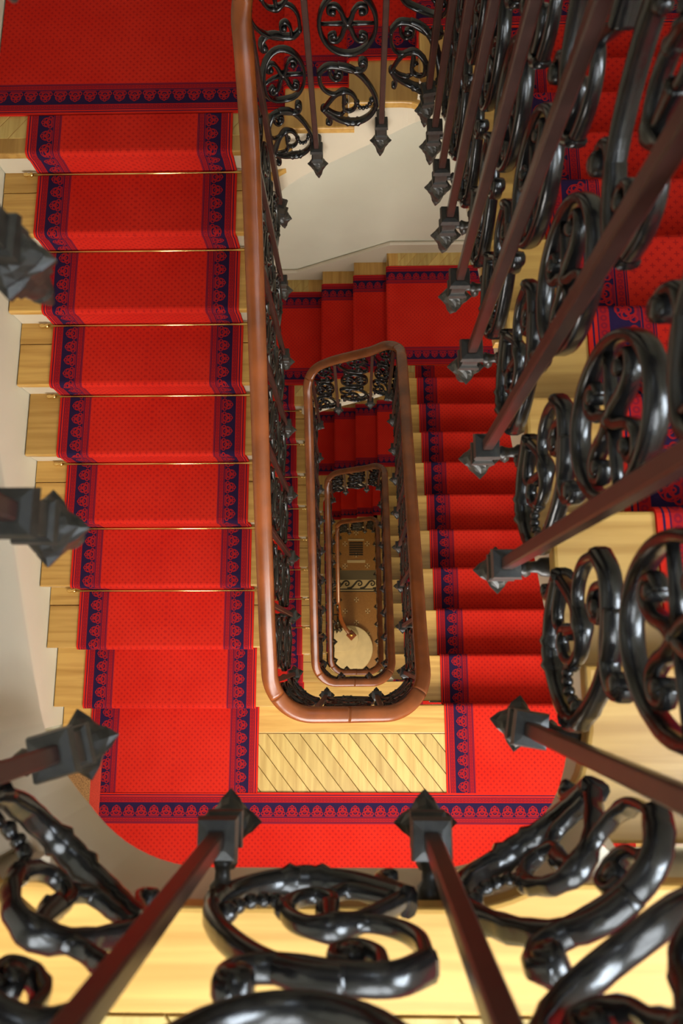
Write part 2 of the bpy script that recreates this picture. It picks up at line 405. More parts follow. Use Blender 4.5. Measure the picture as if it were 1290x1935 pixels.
def clip_poly(poly, x0, x1, y0, y1):
    def cut(p, f, inter):
        out = []
        for i in range(len(p)):
            a, b = p[i], p[(i + 1) % len(p)]; fa, fb = f(a), f(b)
            if fa: out.append(a)
            if fa != fb: out.append(inter(a, b))
        return out
    ix = lambda X: (lambda a, b: (X, a[1] + (b[1] - a[1]) * (X - a[0]) / (b[0] - a[0])))
    iy = lambda Y: (lambda a, b: (a[0] + (b[0] - a[0]) * (Y - a[1]) / (b[1] - a[1]), Y))
    for f, g in ((lambda p: p[0] >= x0, ix(x0)), (lambda p: p[0] <= x1, ix(x1)), (lambda p: p[1] >= y0, iy(y0)), (lambda p: p[1] <= y1, iy(y1))):
        poly = cut(poly, f, g)
        if len(poly) < 3: return []
    return poly
def parquet(parent, x0, x1, y0, y1, z, sp=0.0875, lean=-0.80):
    """diagonal boards; lean = x shift per metre of y"""
    n = 0; x = x0 - abs(lean) * (y1 - y0) - sp
    while x < x1 + abs(lean) * (y1 - y0) + sp:
        g = 0.0024
        q = [(x + g, y0), (x + sp - g, y0), (x + sp - g + lean * (y1 - y0), y1), (x + g + lean * (y1 - y0), y1)]
        q = clip_poly(q, x0, x1, y0 + 0.0015, y1 - 0.0015)
        if len(q) >= 3 and abs(area2(q)) > 0.0006: slab('plank', q, z - 0.012, z + random.uniform(-0.0006, 0.0006), M['plank'], parent, 0.001); n += 1
        x += sp
def landing_L(s, zl, label, prev_edge=True, planks=True):
    f = structure(empty('floor', (0.05, -0.7, zl)), label)
    ed = [(EX1 - OV, 0.0)]
    pts = [(XR, FRONT_Y), (XR, 0.0), (edge_x(s, 0.0, 1, OV), 0.0)]
    y0 = EY0 + OV; rb = RB_E - OV; cx = EX1 - OV - rb
    a1 = math.asin((0.0 - (y0 + rb)) / rb)
    pts += arc(cx, y0 + rb, rb, a1, -PI / 2, 8) + arc(EX0 + OV + rb, y0 + rb, rb, 1.5 * PI, PI - a1 - 0.0, 8)
    pts += [(XL, 0.0), (XL, -0.1), (XL - 0.6, -0.1), (XL - 0.6, FRONT_Y)]
    zt = zl - 0.0005
    D2 = -0.03; rb2 = RB_E - D2; y2 = EY0 + D2
    pts2 = [(XR, FRONT_Y), (XR, -0.001)] + [p for p in arc(EX1 - D2 - rb2, y2 + rb2, rb2, -0.25 * PI, -PI / 2, 10) if p[1] < -0.002] + [p for p in arc(EX0 + D2 + rb2, y2 + rb2, rb2, 1.5 * PI, 1.25 * PI, 10) if p[1] < -0.002] + [(XL, -0.001), (XL, -0.1), (XL - 0.6, -0.1), (XL - 0.6, FRONT_Y)]
    slab('floor_slab', pts2, zl - 0.26, zl - TH, M['wall'], f)
    # wooden edge boards, then diagonal boards
    yb = -0.146
    ring = [p for p in pts if p[1] > -0.11 and p[0] > XL - 0.01] 
    slab('edge_board', [(XR, yb)] + ring[:-1] + [(XL, yb)], zl - TH, zl, M['tread'], f, 0.006)
    if planks:
        slab('subfloor', [(XL - 0.6, FRONT_Y), (XR, FRONT_Y), (XR, yb), (XL - 0.6, yb)], zl - TH, zl - 0.013, M['tread'], f)
        parquet(f, XL - 0.5, XR, -0.62, yb, zl)
        box('subfloor', (XL - 0.6, FRONT_Y, zl - 0.013), (XR, -0.62, zl - 0.002), M['tread'], f)
    else:
        slab('subfloor', [(XL - 0.6, FRONT_Y), (XR, FRONT_Y), (XR, yb), (XL - 0.6, yb)], zl - TH, zl, M['tread'], f)
    return f

# ------------------------------------------------------------------ flights
def string_board(s, parent, s0, s1, path, nl, level, depth=None):
    """painted well string between two arc positions; stepped top, smooth lower edge"""
    n = max(6, int((s1 - s0) / 0.02)); V = []; F = []
    ss = lin(s0, s1, n); k = 0
    cuts = sorted([q for q, _ in level if s0 < q < s1]); allp = sorted(set(ss + cuts + [c + 1e-4 for c in cuts]))
    def lev(q):
        z = level[0][1]
        for a, v in level:
            if q > a + 5e-5: z = v
        return z
    rows = []
    for q in allp:
        p, d = path.at(q); nrm = Vector((d.y, -d.x))     # away from the well
        zt = lev(q) - TH + 0.001; zb = interp(nl, q) - (depth(q) if depth else 0.28)
        if zb > zt - 0.08: zb = zt - 0.08
        rows.append((p, nrm, zt, zb))
    for p, nrm, zt, zb in rows:
        o = p + nrm * 0.04
        V += [(p.x, p.y, zb), (p.x, p.y, zt), (o.x, o.y, zt), (o.x, o.y, zb)]
    for i in range(len(rows) - 1):
        a, b = i * 4, i * 4 + 4
        for j in range(4): F.append((a + j, b + j, b + (j + 1) % 4, a + (j + 1) % 4))
    F += [(0, 1, 2, 3), tuple(len(V) - 4 + j for j in (3, 2, 1, 0))]
    return mesh_obj('string_board', local(parent, V), F, M['cream'], parent)
def soffit(name, parent, x0, x1, ya, za, yb, zb):
    V = [(x0, ya, za), (x1, ya, za), (x1, yb, zb), (x0, yb, zb)]; V += [(a, b, c + 0.06) for a, b, c in V]
    F = [(0, 3, 2, 1), (4, 5, 6, 7), (0, 1, 5, 4), (1, 2, 6, 5), (2, 3, 7, 6), (3, 0, 4, 7)]
    return mesh_obj(name, local(parent, V), F, M['wall'], parent)
def levels(s, path):
    lv = [(0.0, s.zl)]
    for k in range(s.nR): lv.append((path.near(EX1, k * s.gR, 0, 0.5), s.zl - (k + 1) * R_))
    for j in range(3): lv.append((path.near(XA - j * GT, s.ey1, 0.3, 0.7), s.zA - (j + 1) * R_))
    for k in range(s.nF): lv.append((path.near(EX0, s.ytF - k * s.gF, 0.5, 1), s.zB - (k + 1) * R_))
    return lv
def flight_R(s, label):
    f = empty('stair_flight', ((EX1 + XR) / 2, 0, s.zl), label, 'stairs')
    for k in range(1, s.nR):
        y0, y1 = (k - 1) * s.gR - 0.02, k * s.gR; z = s.zl - k * R_
        ys = lin(max(y0, EY0 + 0.06), y1, 9)
        slab('tread', [(edge_x(s, y, 1, OV), y) for y in ys] + [(XR, y1), (XR, ys[0])], z - TH, z, M['tread'], f, 0.007)
    for k in range(s.nR):
        y = k * s.gR - 0.03
        box('riser', (edge_x(s, max(y, 0), 1) + 0.002, y - 0.02, s.zl - (k + 1) * R_ - TH * 0.9), (XR, y, s.zl - k * R_ - TH), M['cream'], f)
    soffit('soffit', f, EX1 + 0.04, XR, 0.0, s.zl - 0.30, s.ytR, s.zl - s.nR * R_ - 0.26)
    return f
def flight_F(s, label):
    f = empty('stair_flight', ((EX0 + XL) / 2, 0, s.zn), label, 'stairs')
    for k in range(1, s.nF):
        y0 = s.ytF - k * s.gF; y1 = y0 + s.gF + 0.02; z = s.zB - k * R_
        ys = lin(max(y0, EY0 + 0.045), y1, 9)
        if k % 2 and s is not ST[3]:     # some treads are glued up from two boards
            c = ys[5] + 0.004 * ((k * 7) % 5); a_ = [y for y in ys if y < c - 0.003] + [c - 0.0012]; b_ = [c + 0.0012] + [y for y in ys if y > c + 0.003]
            for q, ch in ((a_, 0.006), (b_, 0.001)): slab('tread', [(edge_x(s, y, -1, OV), y) for y in q] + [(XL, q[-1]), (XL, q[0])], z - TH, z, M['tread'], f, ch)
        else: slab('tread', [(edge_x(s, y, -1, OV), y) for y in ys] + [(XL, y1), (XL, ys[0])], z - TH, z, M['tread'], f, 0.007)
    for k in range(s.nF):
        y = s.ytF - k * s.gF + 0.008
        box('riser', (XL, y, s.zB - (k + 1) * R_ - TH * 0.9), (edge_x(s, max(y, 0), -1) - 0.002, y + 0.02, s.zB - k * R_ - TH), M['cream'], f)
    soffit('soffit', f, XL, EX0 - 0.04, 0.0, s.zn - 0.26, s.ytF, s.zB - 0.36)
    return f
def cross_T(s, label, planks):
    f = empty('cross_steps', (0.05, 3.0, s.zB), label, 'stairs')
    # right landing
    y0 = s.ytR - 0.02
    pts = [(XA, YB), (XR, YB), (XR, y0)]
    inner = [(edge_x(s, y, 1, OV), y) for y in lin(y0, s.ey1 - OV - 0.13, 4)] + arc(EX1 - RT_E, s.ey1 - RT_E, RT_E - OV, 0, PI / 2, 10)
    inner = [p for p in inner if p[0] >= XA]
    pts += inner + [(XA, s.ey1 - OV)]
    slab('landing_board', pts, s.zA - TH, s.zA, M['tread_y'], f, 0.006)
    slab('landing_soffit', [(XA + 0.03, YB), (XR, YB), (XR, y0 + 0.05), (EX1 + 0.05, y0 + 0.05), (EX1 + 0.05, s.ey1 + 0.05), (XA + 0.03, s.ey1 + 0.05)], s.zA - 0.24, s.zA - TH, M['wall'], f)
    for j in (1, 2):
        z = s.zA - j * R_; xa, xb = XA - j * GT, XA - (j - 1) * GT + 0.02
        slab('tread', [(x, edge_y(s, x, OV)) for x in lin(xa, xb, 8)] + [(xb, YB), (xa, YB)], z - TH, z, M['tread_y'], f, 0.007)
    for j in range(3):
        x = XA - j * GT + 0.008
        box('riser', (x, s.ey1 + 0.003, s.zA - (j + 1) * R_ - TH * 0.9), (x + 0.02, YB, s.zA - j * R_ - TH), M['cream'], f)
    # left landing
    y0 = s.ytF; xb = XA - 2 * GT + 0.02
    inner = arc(EX0 + RT_E, s.ey1 - RT_E, RT_E - OV, PI / 2, PI, 10)
    pts = [(xb, YB), (xb, s.ey1 - OV)] + [p for p in inner if p[0] < xb and p[1] > y0]
    pts += [(edge_x(s, y0, -1, OV), y0), (XL, y0), (XL, YB)]
    slab('landing_board', pts, s.zB - TH, s.zB, M['tread_y'], f, 0.006)
    slab('landing_soffit', [(xb - 0.03, YB), (xb - 0.03, s.ey1 + 0.05), (EX0 - 0.05, s.ey1 + 0.05), (EX0 - 0.05, y0 + 0.05), (XL, y0 + 0.05), (XL, YB)], s.zB - 0.24, s.zB - TH, M['wall'], f)
    sl = R_ / GT
    V = []
    for x, z in ((XA + 0.03, s.zA - 0.24), (xb - 0.03, s.zB - 0.22)):
        for y in (s.ey1 + 0.04, YB): V += [(x, y, z), (x, y, z + 0.06)]
    mesh_obj('soffit', local(f, V), [(0, 4, 6, 2), (1, 3, 7, 5), (0, 1, 5, 4), (2, 6, 7, 3), (0, 2, 3, 1), (4, 5, 7, 6)], M['wall'], f)
    if planks:
        parquet(f, XA + 0.09, XR, s.ytR + 0.1, YB, s.zA + 0.0022, lean=0.8)
        parquet(f, XL, xb - 0.15, s.ytF + 0.075, YB, s.zB + 0.0022, lean=0.8)
    return f

# ------------------------------------------------------------------ carpets
def strip(name, prof, axis, a0, a1, mat, parent=None, thick=0.009, end=False, u0=0.0):
    """carpet strip: prof = [(run, z)] along the run axis, a0..a1 across"""
    acr = [a0, a0 + (a1 - a0) * 0.25, (a0 + a1) / 2, a1 - (a1 - a0) * 0.25, a1]
    V = []; F = []; UV = []
    L = [u0]
    for (p, q) in zip(prof, prof[1:]): L.append(L[-1] + math.hypot(q[0] - p[0], q[1] - p[1]))
    n = len(acr)
    def pt(r, a, z): return (a, r, z) if axis == 'Y' else (r, a, z)
    # offset profile (outward normal = up side)
    off = []
    for i, (r, z) in enumerate(prof):
        a = prof[max(0, i - 1)]; b = prof[min(len(prof) - 1, i + 1)]
        dx, dz = b[0] - a[0], b[1] - a[1]; l = math.hypot(dx, dz) or 1
        sgn = 1 if prof[-1][0] > prof[0][0] else -1
        off.append((r - dz / l * thick * sgn, z + dx / l * thick * sgn))
    top = []; 
    for i, (r, z) in enumerate(off):
        top.append([len(V) + j for j in range(n)])
        for a in acr: V.append(pt(r, a, z)); UV.append((L[i], min(abs(a - a0), abs(a - a1))))
    bot = []
    for i, (r, z) in enumerate(prof):
        bot.append([len(V), len(V) + 1])
        for a in (a0, a1): V.append(pt(r, a, z)); UV.append((L[i], 0.0))
    for i in range(len(prof) - 1):
        for j in range(n - 1): F.append((top[i][j], top[i][j + 1], top[i + 1][j + 1], top[i + 1][j]))
        F.append((top[i][0], top[i + 1][0], bot[i + 1][0], bot[i][0]))
        F.append((top[i][-1], bot[i][1], bot[i + 1][1], top[i + 1][-1]))
    for e in (0, -1): F.append((bot[e][0], *top[e], bot[e][1]))
    o = mesh_obj(name, local(parent, V), F, mat, parent)
    me = o.data; uvl = me.uv_layers.new(name='UVMap')
    for l in me.loops: uvl.data[l.index].uv = UV[l.vertex_index]
    bm = bmesh.new(); bm.from_mesh(me); bmesh.ops.recalc_face_normals(bm, faces=bm.faces); bm.to_mesh(me); bm.free()
    return o
def step_profile(noses, start, endr, sgn):
    """noses [(run, z_top)], descending; sgn = run direction"""
    prof = [start]
    for i, (r, z) in enumerate(noses):
        zn = z - R_
        nr = 0.014
        prof += [(r - sgn * nr, z)]
        for q in range(1, 5):
            a = q / 4 * PI / 2; prof.append((r - sgn * nr + sgn * nr * math.sin(a), z - nr + nr * math.cos(a)))
        prof += [(r - sgn * 0.002, z - 0.034), (r - sgn * 0.006, z - 0.05), (r - sgn * 0.004, zn + 0.012), (r + sgn * 0.002, zn + 0.001)]
    prof.append(endr)
    return prof

def rail_mesh(pts, frames, w=0.068, h=0.052):
    prof = []
    for i in range(20):
        a = 2 * PI * i / 20; c, s_ = math.cos(a), math.sin(a)
        x = w / 2 * math.copysign(abs(c) ** 0.75, c); y = h / 2 * math.copysign(abs(s_) ** 0.8, s_)
        if s_ < -0.25: x *= 0.82
        if -0.35 < s_ < -0.05: x *= 0.93
        prof.append((x, y))
    V = []; F = []; n = len(prof)
    for p, (sd, up) in zip(pts, frames):
        for x, y in prof: V.append(p + sd * x + up * y)
    for i in range(len(pts) - 1):
        for j in range(n): F.append((i * n + j, i * n + (j + 1) % n, (i + 1) * n + (j + 1) % n, (i + 1) * n + j))
    F.append(tuple(range(n))[::-1]); F.append(tuple((len(pts) - 1) * n + j for j in range(n)))
    return V, F

# ------------------------------------------------------------------ ironwork
def cr(points, sub=5):
    """Catmull-Rom through 2D points"""
    P = [points[0]] + list(points) + [points[-1]]; out = []
    for i in range(1, len(P) - 2):
        a, b, c, d = P[i - 1], P[i], P[i + 1], P[i + 2]
        for k in range(sub):
            t = k / sub
            out.append(tuple(0.5 * (2 * b[j] + (c[j] - a[j]) * t + (2 * a[j] - 5 * b[j] + 4 * c[j] - d[j]) * t * t + (3 * b[j] - a[j] - 3 * c[j] + d[j]) * t ** 3) for j in (0, 1)))
    out.append(tuple(points[-1])); return out
def band(V, F, pts, rt, rd, closed=False, bumps=(), taper=(1, 1), ns=10, wofs=0.0):
    """rounded iron member along a 2D path in the panel plane: rt = in-plane half width, rd = half depth"""
    n = len(pts); base = len(V)
    for i, (u, v) in enumerate(pts):
        a = pts[(i - 1) % n] if closed else pts[max(0, i - 1)]; b = pts[(i + 1) % n] if closed else pts[min(n - 1, i + 1)]
        du, dv = b[0] - a[0], b[1] - a[1]; l = math.hypot(du, dv) or 1; nu, nv = -dv / l, du / l
        t = i / (n - 1); k = taper[0] + (taper[1] - taper[0]) * t
        for c, wd_, am in bumps: k *= 1 + am * math.exp(-((t - c) / wd_) ** 2)
        for j in range(ns):
            ph = 2 * PI * (j + 0.5) / ns; cc, ss = math.cos(ph), math.sin(ph)
            cc = math.copysign(abs(cc) ** 0.8, cc); ss = math.copysign(abs(ss) ** 0.8, ss)
            V.append((u + nu * rt * k * cc, v + nv * rt * k * cc, wofs + rd * k * ss))
    m = n if closed else n - 1
    for i in range(m):
        for j in range(ns):
            A = base + i * ns; B = base + ((i + 1) % n) * ns
            F.append((A + j, A + (j + 1) % ns, B + (j + 1) % ns, B + j))
    if not closed:
        F.append(tuple(base + j for j in range(ns))[::-1]); F.append(tuple(base + (n - 1) * ns + j for j in range(ns)))
def knob(V, F, u, v, r, rd, ns=10):
    """rolled scroll end: short fat drum across the panel"""
    base = len(V)
    prof = [(0.55, -1.0), (0.92, -0.8), (1, -0.35), (1, 0.35), (0.92, 0.8), (0.55, 1.0)]
    for k, w in prof:
        for j in range(ns): V.append((u + r * k * math.cos(2 * PI * j / ns), v + r * k * math.sin(2 * PI * j / ns), w * rd))
    for i in range(len(prof) - 1):
        for j in range(ns): F.append((base + i * ns + j, base + (i + 1) * ns + j, base + (i + 1) * ns + (j + 1) % ns, base + i * ns + (j + 1) % ns))
    F.append(tuple(base + j for j in range(ns))); F.append(tuple(base + 5 * ns + j for j in range(ns))[::-1])
def ball(V, F, u, v, w, r, ns=8, nr=5):
    base = len(V)
    for i in range(1, nr):
        a = PI * i / nr
        for j in range(ns): V.append((u + r * math.sin(a) * math.cos(2 * PI * j / ns), v + r * math.sin(a) * math.sin(2 * PI * j / ns), w + r * math.cos(a)))
    t, b = len(V), len(V) + 1; V += [(u, v, w + r), (u, v, w - r)]
    for j in range(ns):
        F.append((t, base + j, base + (j + 1) % ns)); F.append((b, base + (nr - 2) * ns + (j + 1) % ns, base + (nr - 2) * ns + j))
        for i in range(nr - 2): F.append((base + i * ns + j, base + (i + 1) * ns + j, base + (i + 1) * ns + (j + 1) % ns, base + i * ns + (j + 1) % ns))
B0 = 0.258
def C_(x, y): return (0.135 + (x - 635) * 0.000502, 0.466 - (y - 190) * 0.000855)
def panel_geo(b):
    """dict of sub-part -> (V, F) in panel coordinates (u from the lower post, v up, w out)"""
    k = b / B0; uc = 0.135; vc = 0.466
    G = {}
    def both(build):
        V = []; F = []; build(V, F); return V, F
    def scroll(V, F):
        c = [C_(*p) for p in ((560, 425), (640, 440), (720, 485), (790, 555), (835, 630), (832, 690), (790, 748), (715, 786), (640, 792), (560, 772), (500, 738), (446, 702))]
        band(V, F, cr(c), 0.0100, 0.0155, bumps=((0.42, 0.010, 0.35), (0.455, 0.008, 0.3), (0.66, 0.010, 0.45), (0.70, 0.009, 0.4), (0.74, 0.010, 0.4)), taper=(0.85, 1.1))
        a = [C_(*p) for p in ((420, 470), (480, 432), (560, 432), (640, 452), (705, 458), (750, 440), (757, 405), (735, 392))]
        band(V, F, cr(a), 0.0090, 0.0145, taper=(1.1, 0.85)); knob(V, F, *C_(733, 408), 0.0155, 0.0175)
        h = [C_(*p) for p in ((425, 475), (428, 535), (462, 580), (520, 602), (575, 588))]
        band(V, F, cr(h), 0.0080, 0.0125, taper=(1, 0.7))
        q = [C_(*p) for p in ((500, 440), (505, 485), (540, 512), (580, 500), (582, 470), (555, 462))]
        band(V, F, cr(q), 0.0070, 0.0125, taper=(1, 0.8)); knob(V, F, *C_(553, 480), 0.0115, 0.0150)
        l = [C_(*p) for p in ((436, 690), (468, 728), (492, 768), (484, 802), (462, 798))]
        band(V, F, cr(l), 0.0085, 0.0130, taper=(1.4, 0.7)); knob(V, F, *C_(470, 790), 0.0105, 0.0140)
    G['scroll'] = both(scroll)
    def inner(V, F):
        a = [C_(*p) for p in ((440, 705), (485, 655), (540, 606), (600, 584), (655, 600), (688, 645), (676, 694), (636, 716), (598, 700), (594, 664), (622, 646))]
        band(V, F, cr(a), 0.0075, 0.0115, taper=(1.1, 0.8), bumps=((0.28, 0.05, 0.4),))
        d = [C_(*p) for p in ((468, 700), (520, 728), (570, 738), (600, 712))]
        band(V, F, cr(d), 0.0065, 0.0100)
        e = [C_(*p) for p in ((592, 575), (598, 620), (600, 660))]
        band(V, F, cr(e), 0.0100, 0.0120, taper=(0.5, 1.1))
        pts = cr([C_(*p) for p in ((692, 655), (706, 688), (742, 697), (780, 682), (806, 642))], 3)
        band(V, F, pts, 0.0035, 0.0035, ns=6)
        for i, (u, v) in enumerate(pts[::2]): ball(V, F, u, v, 0, 0.0088 + (0.003 if i in (0, 6) else 0))
    G['bead_scroll'] = both(inner)
    V = []; F = []
    band(V, F, [(uc + 0.0945 * math.cos(2 * PI * i / 44), vc - 0.008 + 0.136 * math.sin(2 * PI * i / 44)) for i in range(44)], 0.0078, 0.0150, closed=True)
    G['ring'] = (V, F)
    V = []; F = []
    for sx in (-1, 1):
        for sy in (-1, 1):
            p = [(0, 0), (0.012, 0.022), (0.020, 0.052), (0.036, 0.076), (0.058, 0.074), (0.062, 0.050), (0.046, 0.040)]
            band(V, F, cr([(uc + sx * a, vc - 0.008 + sy * c) for a, c in p], 4), 0.0070, 0.0110, taper=(1.3, 0.8))
            knob(V, F, uc + sx * 0.047, vc - 0.008 + sy * 0.052, 0.0110, 0.0150)
    ball(V, F, uc, vc - 0.008, 0, 0.016)
    for sx in (-1, 1): band(V, F, [(uc + sx * x, vc - 0.008) for x in (0.01, 0.04, 0.06, 0.088)], 0.0065, 0.0100, taper=(1, 0.7))
    G['rosette'] = (V, F)
    return {n: ([(u * k, v, w) for u, v, w in V], F) for n, (V, F) in G.items()}
PANEL_CACHE = {}
def panel_meshes(b):
    key = round(b, 3)
    if key not in PANEL_CACHE:
        d = {}
        for n, (V, F) in panel_geo(b).items():
            me = bpy.data.meshes.new(n); me.from_pydata([(-u, w, v) for u, v, w in V], [], [f[::-1] for f in F]); me.update()
            for p in me.polygons: p.use_smooth = True
            me.materials.append(M['iron']); d[n] = me
        PANEL_CACHE[key] = d
    return PANEL_CACHE[key]

def star_lathe(prof, ns=16):
    """prof (z, r_axis, r_diag): lobed section whose points lie on the axes"""
    V = []; F = []
    for z, ra, rg in prof:
        for j in range(ns):
            a = 2 * PI * j / ns; t = (1 - math.cos(4 * a)) / 2
            if rg >= ra * 1.3:   # square section
                r = ra / max(abs(math.cos(a)), abs(math.sin(a)))
            else: r = ra + (rg - ra) * (t ** 0.7)
            V.append((r * math.cos(a), r * math.sin(a), z))
    for i in range(len(prof) - 1):
        for j in range(ns): F.append((i * ns + j, (i + 1) * ns + j, (i + 1) * ns + (j + 1) % ns, i * ns + (j + 1) % ns))
    F.append(tuple(range(ns))); F.append(tuple((len(prof) - 1) * ns + j for j in range(ns))[::-1])
    return V, F
def sq(z, h): return (z, h, h * 1.414)
FIN = [sq(-0.020, 0.014), sq(-0.022, 0.026), sq(-0.036, 0.029), sq(-0.042, 0.023), sq(-0.050, 0.0190), sq(-0.084, 0.0195), sq(-0.088, 0.025), sq(-0.098, 0.0265), sq(-0.104, 0.0205), sq(-0.112, 0.0215),
       (-0.118, 0.030, 0.028), (-0.128, 0.039, 0.031), (-0.134, 0.037, 0.028), (-0.140, 0.049, 0.030), (-0.148, 0.047, 0.028), (-0.153, 0.037, 0.027), (-0.169, 0.034, 0.024), (-0.176, 0.026, 0.021), (-0.200, 0.020, 0.019),
       (-0.205, 0.014, 0.014), (-0.215, 0.017, 0.016), (-0.226, 0.012, 0.012), (-0.248, 0.004, 0.004)]
fv, ff = star_lathe([(z, a * 0.92, b * 0.92) for z, a, b in FIN])
ME_FIN = bpy.data.meshes.new('finial'); ME_FIN.from_pydata(fv, [], ff); ME_FIN.materials.append(M['finial'])
def bracket_mesh():
    V = []; F = []
    prof = [(0.020, 0.012), (0.028, 0.009), (0.036, 0.010), (0.042, 0.015), (0.050, 0.012), (0.058, 0.010), (0.070, 0.011), (0.078, 0.017), (0.090, 0.018), (0.110, 0.018)]
    ns = 10
    for y, r in prof:
        for j in range(ns): V.append((r * math.cos(2 * PI * j / ns), y, -0.085 + r * math.sin(2 * PI * j / ns)))
    for i in range(len(prof) - 1):
        for j in range(ns): F.append((i * ns + j, i * ns + (j + 1) % ns, (i + 1) * ns + (j + 1) % ns, (i + 1) * ns + j))
    k = len(V); ns = 8
    pd = [(-0.095, 0.010), (-0.108, 0.017), (-0.118, 0.012), (-0.140, 0.003)]     # little leaf drop
    for z, r in pd:
        for j in range(ns): V.append((r * math.cos(2 * PI * j / ns), 0.052 + r * 0.8 * math.sin(2 * PI * j / ns), z))
    for i in range(3):
        for j in range(ns): F.append((k + i * ns + j, k + (i + 1) * ns + j, k + (i + 1) * ns + (j + 1) % ns, k + i * ns + (j + 1) % ns))
    F.append(tuple(k + 3 * ns + j for j in range(ns))[::-1])
    me = bpy.data.meshes.new('bracket'); me.from_pydata(V, [], F); me.materials.append(M['finial'])
    for p in me.polygons: p.use_smooth = True
    return me
ME_BRK = bracket_mesh()
BAR_CACHE = {}
def bar_mesh(h):
    key = round(h, 2)
    if key not in BAR_CACHE:
        t = 0.0105; c = 0.0025; V = []; F = []
        o = [(-t + c, -t), (t - c, -t), (t, -t + c), (t, t - c), (t - c, t), (-t + c, t), (-t, t - c), (-t, -t + c)]
        for z in (-0.022, key): V += [(x, y, z) for x, y in o]
        for j in range(8): F.append((j, (j + 1) % 8, 8 + (j + 1) % 8, 8 + j))
        F += [tuple(range(8))[::-1], tuple(range(8, 16))]
        me = bpy.data.meshes.new('post'); me.from_pydata(V, [], F); me.materials.append(M['post']); BAR_CACHE[key] = me
    return BAR_CACHE[key]
def add_data(name, me, parent, loc, rotz=0.0):
    o = bpy.data.objects.new(name, me); link(o, parent); o.location = loc; o.rotation_euler = (0, 0, rotz); return o

RAIL_H = 0.955
def rail_h(s, q):
    """handrail height above the pitch line"""
    if s is ST[0]:
        P = s.pp; a, b_ = P.len * 0.40, P.len * 0.55
        return interp([(0, 1.06), (a, 1.06), (b_, 0.99), (P.len * 0.62, 0.93), (P.len * 0.75, 0.88), (P.len * 0.92, 0.88), (P.len, RAIL_H)], q)
    if s is UP: return interp([(0, RAIL_H), (s.pp.len * 0.9, RAIL_H), (s.pp.len, 1.06)], q)
    return RAIL_H
ROFF = 0.020
def roff(s, q):
    if s is ST[0]:
        l = s.pp.len; return interp([(0, 0.04), (0.44 * l, 0.04), (0.52 * l, 0.015), (0.62 * l, 0.010), (0.8 * l, ROFF), (l, ROFF)], q)
    if s is UP: return interp([(0, ROFF), (0.9 * s.pp.len, ROFF), (s.pp.len, 0.04)], q)
    return ROFF
def post_points(s):
    """arc positions and tread levels of the posts, in order down the storey"""
    P = s.pp; out = []
    out.append(('L', P.near(0.18, PY0, 0, 0.2), s.zl))
    for k in range(s.nR - 1): out.append(('R', P.near(PX1, (k + 0.65) * s.gR, 0, 0.5), s.zl - (k + 1) * R_))
    for j, x in enumerate((0.183, -0.08)): out.append(('T', P.near(x, s.py1, 0.3, 0.7), s.zA - (j + 1) * R_))
    for k in range(s.nF - 1)[::-1]: out.append(('F', P.near(PX0, 0.158 + k * s.gF, 0.5, 1), s.zn + (k + 1) * R_))
    out.append(('L2', P.near(-0.1, PY0, 0.8, 1), s.zn))
    return out
def make_storey_paths(s):
    s.pe = loop_path(EX0, EX1, EY0, s.ey1, RB_E, RT_E); s.pp = loop_path(PX0, PX1, PY0, s.py1, RB_P, RT_P)
    s.nle = smooth_tab(nose_line(s, s.pe), s.pe.len); s.nlp = smooth_tab(nose_line(s, s.pp), s.pp.len, 0.12)
    s.lev = levels(s, s.pe)
for s in ST + [UP]: make_storey_paths(s)

def seg_ranges(s):
    P = s.pp
    return {'R': (P.near(PX1, 0.03, 0, 0.3), P.near(PX1, s.py1 - 0.06, 0.2, 0.5)), }
def handrail(parent, s, s0, s1, extra=0.0, lift=0.0):
    n = max(12, int((s1 - s0) / 0.010)); pts = []; fr = []
    for q in lin(s0, s1, n):
        p, d = s.pp.at(q); z = interp(s.nlp, q) + rail_h(s, q) + lift; p = p + Vector((d.y, -d.x)) * roff(s, q)
        z2 = interp(s.nlp, min(q + 0.01, s.pp.len)) - interp(s.nlp, max(0, q - 0.01)); t = Vector((d.x, d.y, z2 / 0.02)).normalized()
        sd = Vector((d.y, -d.x, 0)); up = sd.cross(t) 
        if up.z < 0: up = -up
        pts.append(Vector((p.x, p.y, z))); fr.append((sd, up))
    V, F = rail_mesh(pts, fr)
    return mesh_obj('handrail', local(parent, V), F, M['rail'], parent, smooth=True)
def post(parent, s, sp, z):
    p, d = s.pp.at(sp); out = math.atan2(-d.x, d.y) - PI / 2     # local +Y points away from the well
    top = interp(s.nlp, sp) + rail_h(s, sp) - 0.02
    l = parent.location
    o = add_data('post', bar_mesh(top - z), parent, (p.x - l.x, p.y - l.y, z - l.z), out)
    add_data('finial', ME_FIN, o, (0, 0, 0)); b = add_data('bracket', ME_BRK, o, (0, 0, 0))
    b.scale = (1, (min((q - p).length for q in s.pe.p) + 0.004) / 0.110, 1)
UCC, VCC = 2 * 0.135 - 0.012, 2 * 0.466 - 0.02
def poff(s, q):
    """the ironwork plane lies this far behind the posts"""
    if s is ST[0]: return interp([(0, 0.046), (s.pp.len * 0.45, 0.050), (s.pp.len * 0.55, 0.014), (s.pp.len, 0.014)], q)
    if s is UP: return 0.046
    return 0.014
